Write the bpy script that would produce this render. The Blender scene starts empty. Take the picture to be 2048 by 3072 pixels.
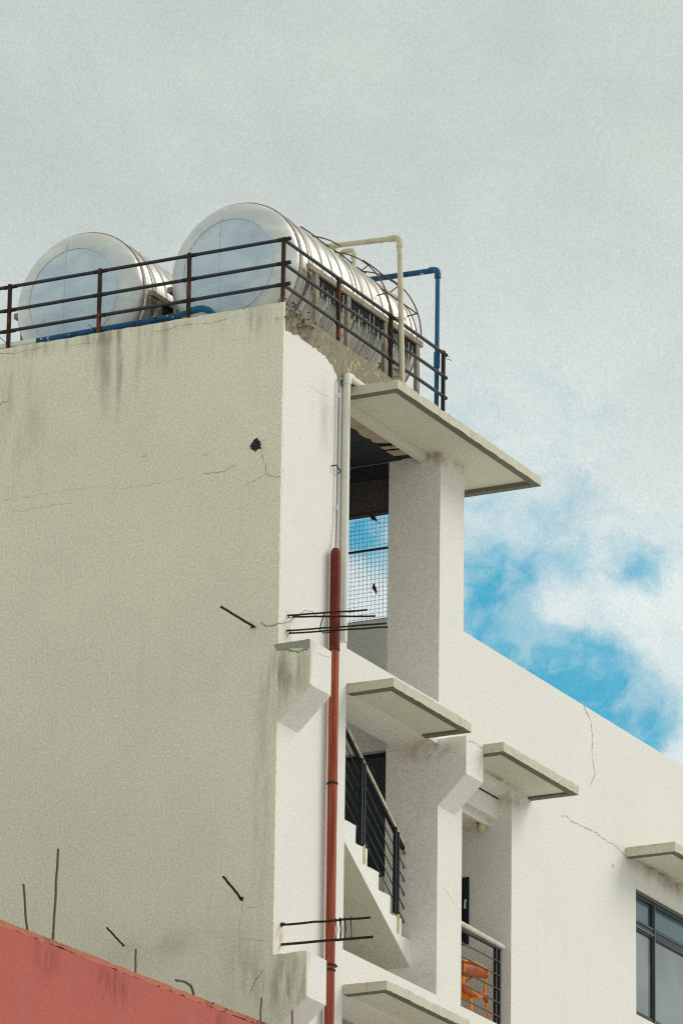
import bpy, bmesh, math, random
from mathutils import Vector, Matrix
random.seed(7)
scene = bpy.context.scene
COL = scene.collection
PI = math.pi
ZR = 22.0          # top of the gable wall

# ------------------------------------------------------------------ nodes
class NT:
    def __init__(s, tree):
        s.t = tree; s.n = tree.nodes; s.l = tree.links
    def put(s, sock, v):
        if v is None: return
        if isinstance(v, bpy.types.NodeSocket): s.l.new(v, sock)
        elif isinstance(v, (tuple, list)):
            v = tuple(v)
            if len(sock.default_value) == 4 and len(v) == 3: v = v + (1.0,)
            sock.default_value = v
        else:
            sock.default_value = v
    def math(s, op, a, b=None, clamp=False):
        n = s.n.new('ShaderNodeMath'); n.operation = op; n.use_clamp = clamp
        s.put(n.inputs[0], a); s.put(n.inputs[1], b); return n.outputs[0]
    def vec(s, op, a, b=None):
        n = s.n.new('ShaderNodeVectorMath'); n.operation = op
        s.put(n.inputs[0], a); s.put(n.inputs[1], b)
        return n.outputs['Value'] if op in ('LENGTH', 'DOT_PRODUCT', 'DISTANCE') else n.outputs[0]
    def noise(s, vec, scale, detail=3, rough=.55, dist=0):
        n = s.n.new('ShaderNodeTexNoise'); s.put(n.inputs['Vector'], vec)
        n.inputs['Scale'].default_value = scale; n.inputs['Detail'].default_value = detail
        n.inputs['Roughness'].default_value = rough; n.inputs['Distortion'].default_value = dist
        return n.outputs['Fac']
    def rng(s, v, a, b, c=0., d=1., smooth=True):
        n = s.n.new('ShaderNodeMapRange'); n.interpolation_type = 'SMOOTHSTEP' if smooth else 'LINEAR'
        n.clamp = True if hasattr(n, 'clamp') else True
        s.put(n.inputs[0], v); n.inputs[1].default_value = a; n.inputs[2].default_value = b
        n.inputs[3].default_value = c; n.inputs[4].default_value = d
        return n.outputs[0]
    def mix(s, f, a, b, mode='MIX'):
        n = s.n.new('ShaderNodeMix'); n.data_type = 'RGBA'; n.blend_type = mode
        s.put(n.inputs[0], f); s.put(n.inputs[6], a); s.put(n.inputs[7], b); return n.outputs[2]
    def blob(s, p, c, size):
        if not isinstance(size, tuple): size = (size,) * 3
        d = s.vec('SUBTRACT', p, c); d = s.vec('DIVIDE', d, size)
        return s.rng(s.vec('LENGTH', d), 0, 1, 1, 0)
    def mul(s, a, b): return s.math('MULTIPLY', a, b)
    def add(s, a, b, clamp=False): return s.math('ADD', a, b, clamp)
    def sep(s, v):
        n = s.n.new('ShaderNodeSeparateXYZ'); s.put(n.inputs[0], v); return n.outputs

def new_mat(name):
    m = bpy.data.materials.new(name); m.use_nodes = True
    t = NT(m.node_tree); b = m.node_tree.nodes['Principled BSDF']
    return m, t, b
def geo(t):
    n = t.n.new('ShaderNodeNewGeometry'); return n
def scaled(t, col, f):
    """colour * scalar socket"""
    return t.vec('MULTIPLY', col, t.vec('MULTIPLY', (1, 1, 1), _comb(t, f)))
def _comb(t, f):
    n = t.n.new('ShaderNodeCombineXYZ')
    for i in range(3): t.put(n.inputs[i], f)
    return n.outputs[0]
def bump(t, b, h, strength, dist):
    n = t.n.new('ShaderNodeBump'); n.inputs['Strength'].default_value = strength
    n.inputs['Distance'].default_value = dist; t.put(n.inputs['Height'], h)
    t.l.new(n.outputs[0], b.inputs['Normal'])

def plaster(name, base, dirt=(.30, .28, .20), grain=.16, big=.08, dirtiness=.25, masks=(), bumpk=.35, rough=.92, streak=.1):
    """masks: (colour, [(centre,size,amp)...], noise_scale_vec, lo, hi)"""
    m, t, b = new_mat(name); p = geo(t).outputs['Position']
    nb = t.noise(p, .8, 5, .6); nf = t.noise(p, 38, 2, .7); nf2 = t.noise(p, 95, 1, .6)
    f = t.add(1 - grain * 1.1 - big / 2, t.add(t.mul(nf, grain * 2.2), t.mul(nb, big)))
    f = t.add(f, t.mul(t.math('SUBTRACT', nf2, .5), grain * 1.5))
    c = scaled(t, base, f)
    st = t.noise(t.vec('MULTIPLY', p, (5, 5, .35)), 1.6, 4, .6)
    c = t.mix(t.mul(t.rng(st, .52, .78), streak), c, dirt)
    dn = t.noise(p, 2.3, 6, .65)
    c = t.mix(t.mul(t.rng(dn, .55, .8), dirtiness), c, dirt)
    for (mc, blobs, ns, lo, hi) in masks:
        tot = None
        for (cc, ss, aa) in blobs:
            v = t.mul(t.blob(p, cc, ss), aa); tot = v if tot is None else t.add(tot, v, True)
        n = t.noise(t.vec('MULTIPLY', p, ns), 1, 5, .65)
        c = t.mix(t.mul(tot, t.rng(n, lo, hi)), c, mc)
    t.put(b.inputs['Base Color'], c); b.inputs['Roughness'].default_value = rough
    bump(t, b, t.add(nf, t.mul(nb, 1.5)), bumpk, .006)
    return m

def painted(name, base, rust=(.16, .05, .02), amt=.3, scale=14, rough=.5, metal=0, lo=.5, hi=.62, stretch=(1, 1, 1), flecks=None, grain=.15):
    m, t, b = new_mat(name); p = geo(t).outputs['Position']
    q = t.vec('MULTIPLY', p, stretch)
    n = t.noise(q, scale, 5, .65); g = t.noise(p, 60, 2)
    c = scaled(t, base, t.add(1 - grain, t.mul(g, grain * 2)))
    c = t.mix(t.mul(t.rng(n, lo, hi), amt), c, rust)
    if flecks:
        n2 = t.noise(p, flecks[1], 3, .6); c = t.mix(t.rng(n2, flecks[2], flecks[2] + .03), c, flecks[0])
    t.put(b.inputs['Base Color'], c); b.inputs['Roughness'].default_value = rough; b.inputs['Metallic'].default_value = metal; b.inputs['Specular IOR Level'].default_value = .3
    bump(t, b, n, .25, .004)
    return m

# ------------------------------------------------------------------ materials
C = {}
W = (.84, .80, .745)
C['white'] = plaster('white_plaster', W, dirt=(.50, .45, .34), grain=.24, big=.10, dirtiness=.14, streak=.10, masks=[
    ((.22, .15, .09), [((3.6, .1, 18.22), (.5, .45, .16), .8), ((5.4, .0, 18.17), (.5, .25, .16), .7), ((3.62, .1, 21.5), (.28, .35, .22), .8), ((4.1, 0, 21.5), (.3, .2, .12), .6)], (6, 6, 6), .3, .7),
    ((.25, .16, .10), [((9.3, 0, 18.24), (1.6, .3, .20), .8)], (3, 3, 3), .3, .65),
    ((.50, .22, .08), [((.19, 0, 18.5), (.12, .1, .2), .9), ((.15, 0, 15.4), (.1, .1, .2), .8)], (22, 22, 5), .42, .6),
    ((.16, .09, .06), [((.02, 0, 19.6), (.03, .2, 3.0), .9)], (30, 30, 12), .52, .62),
    ((.55, .47, .35), [((.95, 0, 21.0), (.5, .2, .7), .5)], (5, 5, 1.2), .4, .7),
    ((.38, .26, .15), [((3.45, .2, 15.75), (.5, .4, .3), .4)], (7, 7, 7), .4, .7)])
C['gable'] = plaster('weathered_olive_plaster', (.895, .812, .635), dirt=(.70, .64, .50), grain=.34, big=.20, dirtiness=.30, streak=.22, bumpk=.5, masks=[
    ((.36, .335, .25), [((0, 1.95, 21.6), (.3, .42, .75), .9), ((0, 1.45, 21.75), (.3, .35, .35), .5), ((0, .45, 21.85), (.3, .5, .3), .6), ((0, 3.1, 21.5), (.3, .35, .5), .5), ((0, 2.5, 21.95), (.3, 2.6, .16), .7)], (7, 7, .7), .42, .66),
    ((.38, .355, .26), [((0, .0, 17.9), (.3, .24, .55), .8), ((0, -.2, 18.1), (.3, .35, .45), .8), ((0, .16, 16.8), (.3, .14, 1.7), .45), ((0, -.15, 14.9), (.3, .45, .6), .9), ((0, .3, 15.1), (.3, .35, .6), .4)], (9, 9, 1.6), .35, .62),
    ((.42, .40, .31), [((0, 1.2, 15.4), (.3, 1.6, .32), .35), ((0, 3, 15.5), (.3, .8, .3), .3)], (2, 2, 3), .38, .65),
    ((.42, .36, .16), [((0, 3.0, 20.9), (.3, .7, .9), .5), ((0, .12, 17.7), (.3, .2, .5), .45)], (4, 4, 1), .4, .7),
    ((.09, .09, .07), [((0, .2, 19.0), (.3, .35, 3.4), .8), ((0, 1.2, 20.9), (.3, 1.6, .6), .6)], (17, 17, 14), .69, .74)])
C['fin_white'] = C['white']
C['shade'] = plaster('pillar_plaster', (.74, .70, .63), dirt=(.45, .40, .32), grain=.14, dirtiness=.18, masks=[
    ((.22, .17, .11), [((3.6, .1, 18.22), (.4, .5, .2), .8), ((3.6, .1, 21.48), (.4, .5, .16), .8)], (6, 6, 6), .3, .7)])
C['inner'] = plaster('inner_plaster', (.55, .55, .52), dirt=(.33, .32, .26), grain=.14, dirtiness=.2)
C['dark_inner'] = plaster('shade_dark_boards', (.020, .024, .028), dirt=(.03, .03, .03), grain=.2)  # near-black colour paints the deep shade under the stairwell roof
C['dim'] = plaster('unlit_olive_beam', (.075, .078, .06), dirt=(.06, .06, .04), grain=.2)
C['slab'] = plaster('canopy_concrete', (.62, .585, .46), dirt=(.26, .24, .16), grain=.20, dirtiness=.35, streak=.3, bumpk=.6, masks=[
    ((.14, .12, .08), [((2.2, 0, 21.57), (3, 1, .05), .8), ((2.6, 0, 18.37), (3, 1, .04), .8), ((5, 0, 18.29), (3, 1, .04), .8), ((9.5, 0, 18.33), (3, 1, .04), .8)], (9, 9, 9), .48, .68)])
C['stair'] = plaster('bright_stair_side', (.90, .87, .82), dirt=(.6, .55, .45), grain=.12)
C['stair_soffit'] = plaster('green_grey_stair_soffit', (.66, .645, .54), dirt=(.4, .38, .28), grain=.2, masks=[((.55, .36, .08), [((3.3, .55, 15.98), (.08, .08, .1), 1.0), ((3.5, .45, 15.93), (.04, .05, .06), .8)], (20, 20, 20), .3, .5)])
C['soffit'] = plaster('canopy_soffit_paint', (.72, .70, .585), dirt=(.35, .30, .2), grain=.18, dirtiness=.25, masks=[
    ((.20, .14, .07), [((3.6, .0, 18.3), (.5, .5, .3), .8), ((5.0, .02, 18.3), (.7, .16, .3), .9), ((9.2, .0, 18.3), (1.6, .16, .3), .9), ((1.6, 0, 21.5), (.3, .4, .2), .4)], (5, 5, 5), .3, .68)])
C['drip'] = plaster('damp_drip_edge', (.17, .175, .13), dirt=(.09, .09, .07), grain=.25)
C['bare'] = plaster('flaking_bare_concrete', (.27, .23, .155), dirt=(.07, .06, .045), grain=.4, dirtiness=.8, streak=.45, bumpk=1, masks=[
    ((.62, .50, .30), [((1.6, 0, 21.8), (1.9, .3, .6), 1)], (34, 34, 13), .56, .62),
    ((.05, .045, .035), [((.35, 0, 21.85), (.5, .3, .22), 1.)], (14, 14, 14), .45, .55)])
C['chip'] = plaster('chipped_grey_concrete', (.36, .36, .28), dirt=(.08, .08, .06), grain=.35, dirtiness=.8, bumpk=1)
C['board'] = plaster('broken_ceiling_board', (.46, .38, .27), dirt=(.16, .10, .06), grain=.3, dirtiness=.7)
C['red'] = plaster('red_paint_wall', (.49, .112, .088), dirt=(.40, .15, .11), grain=.34, big=.2, dirtiness=.4, streak=.55, masks=[
    ((.26, .055, .04), [((-5.1, -.45, 14.0), (.4, .3, .35), .9), ((-3.9, -.45, 14.0), (.6, .3, .3), .9), ((-2.0, -.45, 14.1), (.4, .3, .3), .8), ((-.6, -.45, 14.1), (.7, .3, .2), .9)], (10, 10, 2.2), .42, .65)])
C['coping'] = plaster('orange_mortar_coping', (.50, .16, .095), dirt=(.16, .05, .035), grain=.3, dirtiness=.8, bumpk=1, masks=[
    ((.05, .03, .02), [((-.9, -.4, 14.3), (.9, .3, .3), 1), ((-4.8, -.4, 14.2), (.5, .3, .3), .8)], (9, 9, 9), .48, .56)])
C['roof'] = plaster('roof_screed', (.10, .095, .085), grain=.2)
C['rail'] = painted('dark_blue_grey_rail_paint', (.035, .045, .055), rust=(.06, .028, .018), amt=.9, scale=9, rough=.38, lo=.56, hi=.62)
C['post'] = painted('rusted_post', (.035, .022, .018), rust=(.17, .045, .016), amt=.95, scale=9, rough=.8, lo=.53, hi=.62, stretch=(1, 1, .5), flecks=((.5, .42, .33), 30, .72))
C['rebar'] = painted('dark_steel_bar', (.022, .016, .014), rust=(.10, .035, .015), amt=.6, scale=40, rough=.8)
C['pale_rod'] = painted('grey_brown_rod', (.16, .12, .11), rust=(.12, .05, .03), amt=.6, scale=30, rough=.8)
C['hoop'] = painted('rusted_hoop', (.26, .12, .065), rust=(.08, .03, .02), amt=.7, scale=15, rough=.8)
C['redpipe_top'] = painted('dark_red_paint', (.135, .012, .006), rust=(.2, .03, .015), amt=.5, scale=5, rough=.62, flecks=((.6, .5, .4), 26, .78))
C['redpipe'] = painted('red_brown_drainpipe', (.27, .036, .018), rust=(.46, .13, .06), amt=.8, scale=3.5, rough=.5, lo=.4, hi=.7, stretch=(8, 8, .4), flecks=((.6, .5, .4), 26, .75), grain=.2)
C['whitepipe'] = painted('white_plastic_pipe', (.80, .77, .69), rust=(.50, .38, .26), amt=.4, scale=5, rough=.45, lo=.52, hi=.75, stretch=(3, 3, .6), grain=.05)
#C['cleanpipe'] = painted('clean_white_pipe', (.88, .86, .80), rust=(.7, .62, .5), amt=.2, scale=5, rough=.5, grain=.03)
C['beigepipe'] = painted('stained_beige_pipe', (.66, .60, .44), rust=(.36, .22, .10), amt=.5, scale=5, rough=.55, lo=.5, hi=.72, grain=.12)
C['bluepipe'] = painted('chipped_blue_pipe', (.010, .085, .20), rust=(.006, .03, .08), amt=.7, scale=12, rough=.4, flecks=((.62, .62, .60), 13, .64))
C['bluepipe2'] = painted('blue_pipe', (.015, .12, .24), rust=(.01, .06, .14), amt=.5, scale=12, rough=.4, flecks=((.62, .62, .60), 16, .78))
C['conduit'] = painted('grey_conduit', (.30, .29, .30), rust=(.2, .15, .12), amt=.4, rough=.4, metal=.3)
C['clip'] = painted('bright_coupling', (.6, .63, .66), rough=.3, metal=.5)
C['dark_metal'] = painted('black_green_bar', (.012, .018, .020), rust=(.03, .03, .025), amt=.5, rough=.42)
C['bar'] = painted('slate_bar', (.05, .075, .075), rust=(.03, .03, .03), amt=.5, rough=.4)
C['cream'] = painted('cream_handrail', (.66, .62, .52), rust=(.3, .26, .2), amt=.4, rough=.45)
C['olive'] = painted('olive_handrail', (.72, .67, .48), rust=(.12, .12, .08), amt=.4, rough=.4)
C['yellow'] = painted('unpainted_yellow_base', (.62, .50, .28), rough=.8)
C['mesh'] = painted('rusty_wire', (.05, .014, .02), rough=.7)
C['bird'] = painted('dark_feathers', (.018, .016, .016), rough=.8)
C['orange'] = painted('orange_plastic', (.95, .29, .004), rust=(.55, .10, .004), amt=.35, scale=4, rough=.4, grain=.06)
C['orange_shade'] = painted('shaded_orange_plastic', (.42, .075, .004), rust=(.2, .03, .004), amt=.4, scale=4, rough=.5, grain=.06)  # darker copy of the orange, shade put into the plastic's colour
C['lamp'] = painted('yellowed_lamp_glass', (.62, .58, .32), rough=.35)
C['frame'] = painted('dark_window_frame', (.018, .026, .032), rust=(.05, .06, .06), amt=.4, rough=.35)
C['framelight'] = painted('grey_window_bead', (.12, .13, .13), rough=.4)
C['timber'] = painted('grey_weathered_timber', (.36, .32, .25), rust=(.24, .09, .04), amt=.6, scale=8, rough=.85, lo=.5, hi=.6, stretch=(3, 3, 1))
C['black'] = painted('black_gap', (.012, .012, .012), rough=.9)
C['debris'] = painted('torn_sheet_scrap', (.26, .25, .22), rust=(.018, .016, .014), amt=1, scale=14, rough=.6, lo=.40, hi=.5)
C['hole'] = plaster('broken_dark_hole', (.02, .025, .02), dirt=(.08, .08, .06), grain=.4, dirtiness=.6, bumpk=1)
C['crack'] = painted('crack_line', (.24, .21, .16), rough=.95)
C['faint'] = painted('faint_crack_line', (.60, .54, .42), rough=.95)
C['browncrack'] = painted('brown_crack_line', (.30, .20, .16), rough=.95)

def steel(name, ribs):
    m, t, b = new_mat(name); p = geo(t).outputs['Position']
    n = t.noise(t.vec('MULTIPLY', p, (1.5, 1.5, 4)), 1.4, 4, .6); g = t.noise(p, 50, 2)
    if ribs:
        s1 = t.noise(t.vec('MULTIPLY', p, (16, .5, .5)), 1, 3, .6); s2 = t.noise(t.vec('MULTIPLY', p, (7, .3, .3)), 1, 2, .5)
        c = t.mix(t.rng(s1, .35, .65), (.52, .50, .45), (.84, .80, .72))
        c = t.mix(t.mul(t.rng(s2, .66, .70), .5), c, (.42, .25, .18))
        c = t.mix(t.mul(t.rng(t.noise(p, 5, 5, .7), .52, .7), .5), c, (.36, .33, .26))
        b.inputs['Metallic'].default_value = .45
        t.put(b.inputs['Roughness'], t.rng(n, .3, .7, .28, .42))
    else:
        c = t.mix(t.rng(n, .4, .7), (.66, .68, .70), (.82, .82, .80))
        c = t.mix(t.mul(t.rng(t.noise(p, 4, 5, .7), .54, .75), .5), c, (.50, .42, .33))
        disc = t.rng(t.add(t.sep(p)[0], t.mul(t.math('SUBTRACT', n, .5), .03)), .575, .625)
        c = t.mix(disc, t.vec('MULTIPLY', c, (.84, .92, .98)), t.vec('MULTIPLY', c, (1.02, .99, .92)))  # bluish and cream reflections tinted into the disc and shoulder colours
        b.inputs['Metallic'].default_value = .55
        t.put(b.inputs['Roughness'], t.rng(n, .3, .7, .32, .52))
    t.put(b.inputs['Base Color'], c)
    bump(t, b, t.add(t.noise(p, 2.2, 3, .5), t.mul(g, .05)), .4, .02 if ribs else .06)
    return m
C['cap'] = steel('stainless_end_cap', False)
C['tank'] = steel('stainless_ribbed_shell', True)
C['seam'] = painted('rusty_seam', (.30, .15, .11), rust=(.5, .4, .33), amt=.6, rough=.5, metal=.3)
C['weld'] = painted('pale_weld', (.72, .72, .70), rough=.5, metal=.4)

def glass(name, col, rough=.06, curtain=None):
    m, t, b = new_mat(name); p = geo(t).outputs['Position']
    n = t.noise(p, 1.1, 3, .5)
    c = t.mix(t.rng(n, .35, .65), col, tuple(v * .7 for v in col))
    t.put(b.inputs['Base Color'], c); b.inputs['Roughness'].default_value = rough
    b.inputs['Specular IOR Level'].default_value = .6
    bump(t, b, t.noise(p, 1.5, 2), .06, .02)
    return m
C['glass_low'] = glass('pale_grey_glass', (.25, .28, .27))  # paler base colour for the lower panes
C['glass_top'] = glass('blue_grey_glass', (.08, .15, .18))
C['glass_dark'] = glass('dark_glass', (.015, .022, .026), .15)

# ------------------------------------------------------------------ mesh helpers
def obj(name, bm, mat, parent=None, smooth=False, bevel=0, angle=35):
    me = bpy.data.meshes.new(name)
    bmesh.ops.recalc_face_normals(bm, faces=bm.faces[:])
    bm.to_mesh(me); bm.free()
    o = bpy.data.objects.new(name, me); COL.objects.link(o)
    if mat is not None: me.materials.append(C[mat] if isinstance(mat, str) else mat)
    if smooth:
        for p in me.polygons: p.use_smooth = True
        md = o.modifiers.new('split', 'EDGE_SPLIT'); md.split_angle = math.radians(angle)
    if bevel:
        b = o.modifiers.new('bevel', 'BEVEL'); b.width = bevel; b.segments = 2; b.limit_method = 'ANGLE'; b.angle_limit = math.radians(40)
    if parent is not None: o.parent = parent
    return o
def tag(o, label, cat, group=None, kind=None):
    if label: o['label'] = label
    if cat: o['category'] = cat
    if group: o['group'] = group
    if kind: o['kind'] = kind
    return o
def thing(name, label, cat, group=None):
    o = bpy.data.objects.new(name, None); COL.objects.link(o); o.empty_display_size = .1
    return tag(o, label, cat, group)
def box(bm, x0, x1, y0, y1, z0, z1):
    v = [bm.verts.new(p) for p in ((x0,y0,z0),(x1,y0,z0),(x1,y1,z0),(x0,y1,z0),(x0,y0,z1),(x1,y0,z1),(x1,y1,z1),(x0,y1,z1))]
    for f in ((0,3,2,1),(4,5,6,7),(0,1,5,4),(1,2,6,5),(2,3,7,6),(3,0,4,7)): bm.faces.new([v[i] for i in f])
def boxes(*bs):
    bm = bmesh.new()
    for b in bs: box(bm, *b)
    return bm
def cells(fill, cut=()):
    """union of boxes minus cuts as one clean shell: only outer faces, no overlaps"""
    ax = []
    for k in range(3):
        s = set()
        for b in list(fill) + list(cut): s.add(round(b[2*k], 4)); s.add(round(b[2*k+1], 4))
        ax.append(sorted(s))
    X, Y, Z = ax
    def inside(b, x, y, z): return b[0] < x < b[1] and b[2] < y < b[3] and b[4] < z < b[5]
    nx, ny, nz = len(X)-1, len(Y)-1, len(Z)-1
    F = {}
    for i in range(nx):
        for j in range(ny):
            for k in range(nz):
                c = ((X[i]+X[i+1])/2, (Y[j]+Y[j+1])/2, (Z[k]+Z[k+1])/2)
                if any(inside(b, *c) for b in fill) and not any(inside(b, *c) for b in cut): F[i, j, k] = 1
    bm = bmesh.new(); V = {}
    def v(i, j, k):
        if (i, j, k) not in V: V[i, j, k] = bm.verts.new((X[i], Y[j], Z[k]))
        return V[i, j, k]
    for (i, j, k) in F:
        for d, q in (((-1,0,0), ((0,0,0),(0,0,1),(0,1,1),(0,1,0))), ((1,0,0), ((1,0,0),(1,1,0),(1,1,1),(1,0,1))),
                     ((0,-1,0), ((0,0,0),(1,0,0),(1,0,1),(0,0,1))), ((0,1,0), ((0,1,0),(0,1,1),(1,1,1),(1,1,0))),
                     ((0,0,-1), ((0,0,0),(0,1,0),(1,1,0),(1,0,0))), ((0,0,1), ((0,0,1),(1,0,1),(1,1,1),(0,1,1)))):
            if (i+d[0], j+d[1], k+d[2]) not in F:
                bm.faces.new([v(i+a, j+b, k+c) for a, b, c in q])
    return bm
def prism(bm, pts, axis, a, b):
    """pts 2-D outline; axis 0: (y,z) extruded in x, 1: (x,z) in y, 2: (x,y) in z"""
    def P(u, w, t): return (t, u, w) if axis == 0 else ((u, t, w) if axis == 1 else (u, w, t))
    A = [bm.verts.new(P(u, w, a)) for u, w in pts]; B = [bm.verts.new(P(u, w, b)) for u, w in pts]
    bm.faces.new(A); bm.faces.new(B[::-1])
    for i in range(len(pts)): bm.faces.new([A[i], A[(i+1) % len(pts)], B[(i+1) % len(pts)], B[i]])
def tube(bm, pts, r, seg=12, cap=True):
    pts = [Vector(p) for p in pts]; rs = r if isinstance(r, (list, tuple)) else [r]*len(pts)
    rings = []; up = None
    for i, p in enumerate(pts):
        d = (pts[min(i+1, len(pts)-1)] - pts[max(i-1, 0)]).normalized()
        if up is None:
            up = Vector((0,0,1)) if abs(d.z) < .9 else Vector((1,0,0))
        s = d.cross(up).normalized(); up = s.cross(d).normalized()
        rings.append([bm.verts.new(p + (s*math.cos(2*PI*k/seg) + up*math.sin(2*PI*k/seg))*rs[i]) for k in range(seg)])
    for a, b in zip(rings, rings[1:]):
        for k in range(seg): bm.faces.new([a[k], a[(k+1)%seg], b[(k+1)%seg], b[k]])
    if cap: bm.faces.new(rings[0][::-1]); bm.faces.new(rings[-1])
def tb(pts, r, seg=12):
    bm = bmesh.new(); tube(bm, pts, r, seg); return bm
def bend(pts, rad, n=5):
    """round the inner corners of a polyline"""
    pts = [Vector(p) for p in pts]; out = [pts[0]]
    for a, b, c in zip(pts, pts[1:], pts[2:]):
        p = b + (a-b).normalized()*rad; q = b + (c-b).normalized()*rad
        for i in range(n+1):
            t = i/n; out.append(p*(1-t)**2 + b*2*t*(1-t) + q*t*t)
    out.append(pts[-1]); return out
def wobble(a, b, n, k):
    a, b = Vector(a), Vector(b)
    return [a.lerp(b, i/n) + (Vector([random.uniform(-k, k) for _ in range(3)]) if 0 < i < n else Vector()) for i in range(n+1)]
def crack(pts, plane, w, mat, parent, jit=.012, sub=7, off=-.003):
    """hairline as a thin ribbon lying on the wall; plane 'x' pts=(y,z), 'y' pts=(x,z,[y])"""
    P = []
    for a, b in zip(pts, pts[1:]):
        for i in range(sub):
            t = i/sub; P.append((a[0]+(b[0]-a[0])*t + random.uniform(-jit, jit), a[1]+(b[1]-a[1])*t + random.uniform(-jit, jit)))
    P.append(pts[-1]); bm = bmesh.new(); prev = None
    for i, p in enumerate(P):
        q = P[min(i+1, len(P)-1)]; o = P[max(i-1, 0)]
        d = Vector((q[0]-o[0], q[1]-o[1])).normalized(); nrm = Vector((-d.y, d.x))
        ww = w*random.uniform(.25, 1)*(.3 if i in (0, len(P)-1) else 1)
        e = []
        for s in (-.5, .5):
            u = p[0]+nrm.x*ww*s; v = p[1]+nrm.y*ww*s
            e.append(bm.verts.new((off, u, v) if plane == 'x' else (u, off, v)))
        if prev: bm.faces.new([prev[0], prev[1], e[1], e[0]])
        prev = e
    return obj('crack', bm, mat, parent)

# ------------------------------------------------------------------ apartment building
bld = thing('apartment_building', 'tall white and grey apartment building with an open stairwell and projecting canopies', 'building')
PX = 3.592   # left face of the stairwell pillar
# gable wall skin with the two stepped ends
g = [(9, 0), (9, ZR), (0, ZR), (0, 18.376), (-.36, 18.376), (-.36, 17.915), (0, 17.575), (0, 15.205), (-.37, 15.205), (-.37, 14.757), (0, 14.42), (0, 0)]
bm = bmesh.new()
# rough outline: jitter the long free edge
def rough(p, q, n, k):
    return [(p[0]+(q[0]-p[0])*i/n + (random.uniform(-k, k) if i else 0), p[1]+(q[1]-p[1])*i/n + (random.uniform(-k, k) if i else 0)) for i in range(n)]
gp = [(9, 0)] + [(9, ZR)] + rough((6, ZR), (0, ZR), 70, .006) + rough((0, ZR), (0, 18.376), 60, .004) + rough((0, 18.376), (-.36, 18.376), 8, .008) + \
     [(-.36, 18.376), (-.36, 17.915)] + rough((-.36, 17.915), (0, 17.575), 6, .004) + rough((0, 17.575), (0, 15.205), 50, .004) + rough((0, 15.205), (-.37, 15.205), 8, .006) + [(-.37, 15.205), (-.37, 14.757), (0, 14.42), (0, 0)]
prism(bm, gp, 0, 0, .03)
obj('gable_wall', bm, 'gable', bld)
# facade, stairwell and balcony bay as clean shells
fill = [
    (.03, 1.485, 0, .25, 0, 21.975), (1.285, 1.485, .25, 2.6, 0, 21.43), (.03, .18, .25, 9, 0, 21.98), (.18, 1.285, .25, 9, 21.33, 21.43),
    (PX, 4.168, 0, .61, 0, 21.54),
    (1.285, 4.168, 2.6, 2.8, 0, 21.43),
    
    (4.168, 17, 0, .25, 0, 19.685), (5.37, 5.57, .25, 3, 0, 19.2), (4.168, 5.37, .25, 3, 17.89, 19.2),
    (4.168, 5.57, 3, 3.2, 0, 19.2), (5.57, 17, .25, 9, 18.9, 19.2), (16.8, 17, .25, 9, 0, 19.685), (5.57, 16.8, 8.8, 9, 0, 19.685),
]
for k in range(5):
    z = 18.29 - 3.14*k
    fill += [(1.485, PX, 0, .485, z, z + .45)]
    if k: fill += [(4.168, 5.37, .25, 3, z - .14 + .0, z + .45)]
cut = [(4.168, 5.37, -.1, .165, 15.61, 18.172), (4.168, 5.37, .164, .26, 15.61, 17.93),
       (4.168, 5.37, -.1, .26, 12.47, 14.9), (4.168, 5.37, -.1, .26, 9.33, 11.76), (4.168, 5.37, -.1, .26, 6.19, 8.62),
       ]
for k in range(5):
    cut.append((8.58, 11.7, -.1, .3, 16.49 - 3.14*k, 17.93 - 3.14*k))
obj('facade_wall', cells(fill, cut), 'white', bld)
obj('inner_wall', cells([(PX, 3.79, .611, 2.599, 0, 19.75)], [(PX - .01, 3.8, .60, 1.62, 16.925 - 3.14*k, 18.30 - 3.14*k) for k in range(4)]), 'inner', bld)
# step of the recessed ceiling trim in the balcony bay
obj('ceiling_trim', boxes((4.17, 5.368, .252, .29, 17.862, 17.888)), 'white', bld)
obj('joint_line', boxes((4.17, 5.368, .157, .1655, 18.158, 18.171)), 'black', bld)
# bare flaking concrete band under the roof edge
low = [(.04, 21.70), (.10, 21.72), (.2, 21.715), (.33, 21.742), (.42, 21.73), (.5, 21.737), (.62, 21.722), (.70, 21.735), (.78, 21.71), (.86, 21.722), (.935, 21.712), (1.0, 21.69), (1.08, 21.675), (1.12, 21.63), (1.17, 21.61), (1.20, 21.57), (1.22, 21.51), (1.49, 21.50)]
lo2 = []
for a, b in zip(low, low[1:]):
    for i in range(4): lo2.append((a[0]+(b[0]-a[0])*i/4 + random.uniform(-.008, .008), a[1]+(b[1]-a[1])*i/4 + random.uniform(-.012, .012)))
bm = bmesh.new(); prism(bm, lo2 + [(1.485, 21.50), (1.485, 21.975), (.03, 21.975)], 1, -.005, .0)
obj('bare_concrete_band', bm, 'bare', bld)
bm = bmesh.new(); prism(bm, [(1.485, 21.56), (2.5, 21.56), (2.5, 21.95), (2.3, 21.97), (1.485, 21.972)], 1, -.005, .15)
obj('roof_upstand', bm, 'bare', bld)
# broken chips at the corner
bm = bmesh.new()
for i in range(60):
    x = abs(random.gauss(.25, .22)) + .01; z = ZR - .02 - abs(random.gauss(0, .09)) - x*.05; s = random.uniform(.008, .03)
    c = Vector((x, random.uniform(-.015, .0), z)); vs = [bm.verts.new(c + Vector([random.uniform(-s, s) for _ in range(3)])) for _ in range(4)]
    for f in ((0,1,2),(0,2,3),(0,3,1),(1,3,2)): bm.faces.new([vs[q] for q in f])
obj('broken_concrete_crumbs', bm, 'bare', bld)['kind'] = 'stuff'
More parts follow.
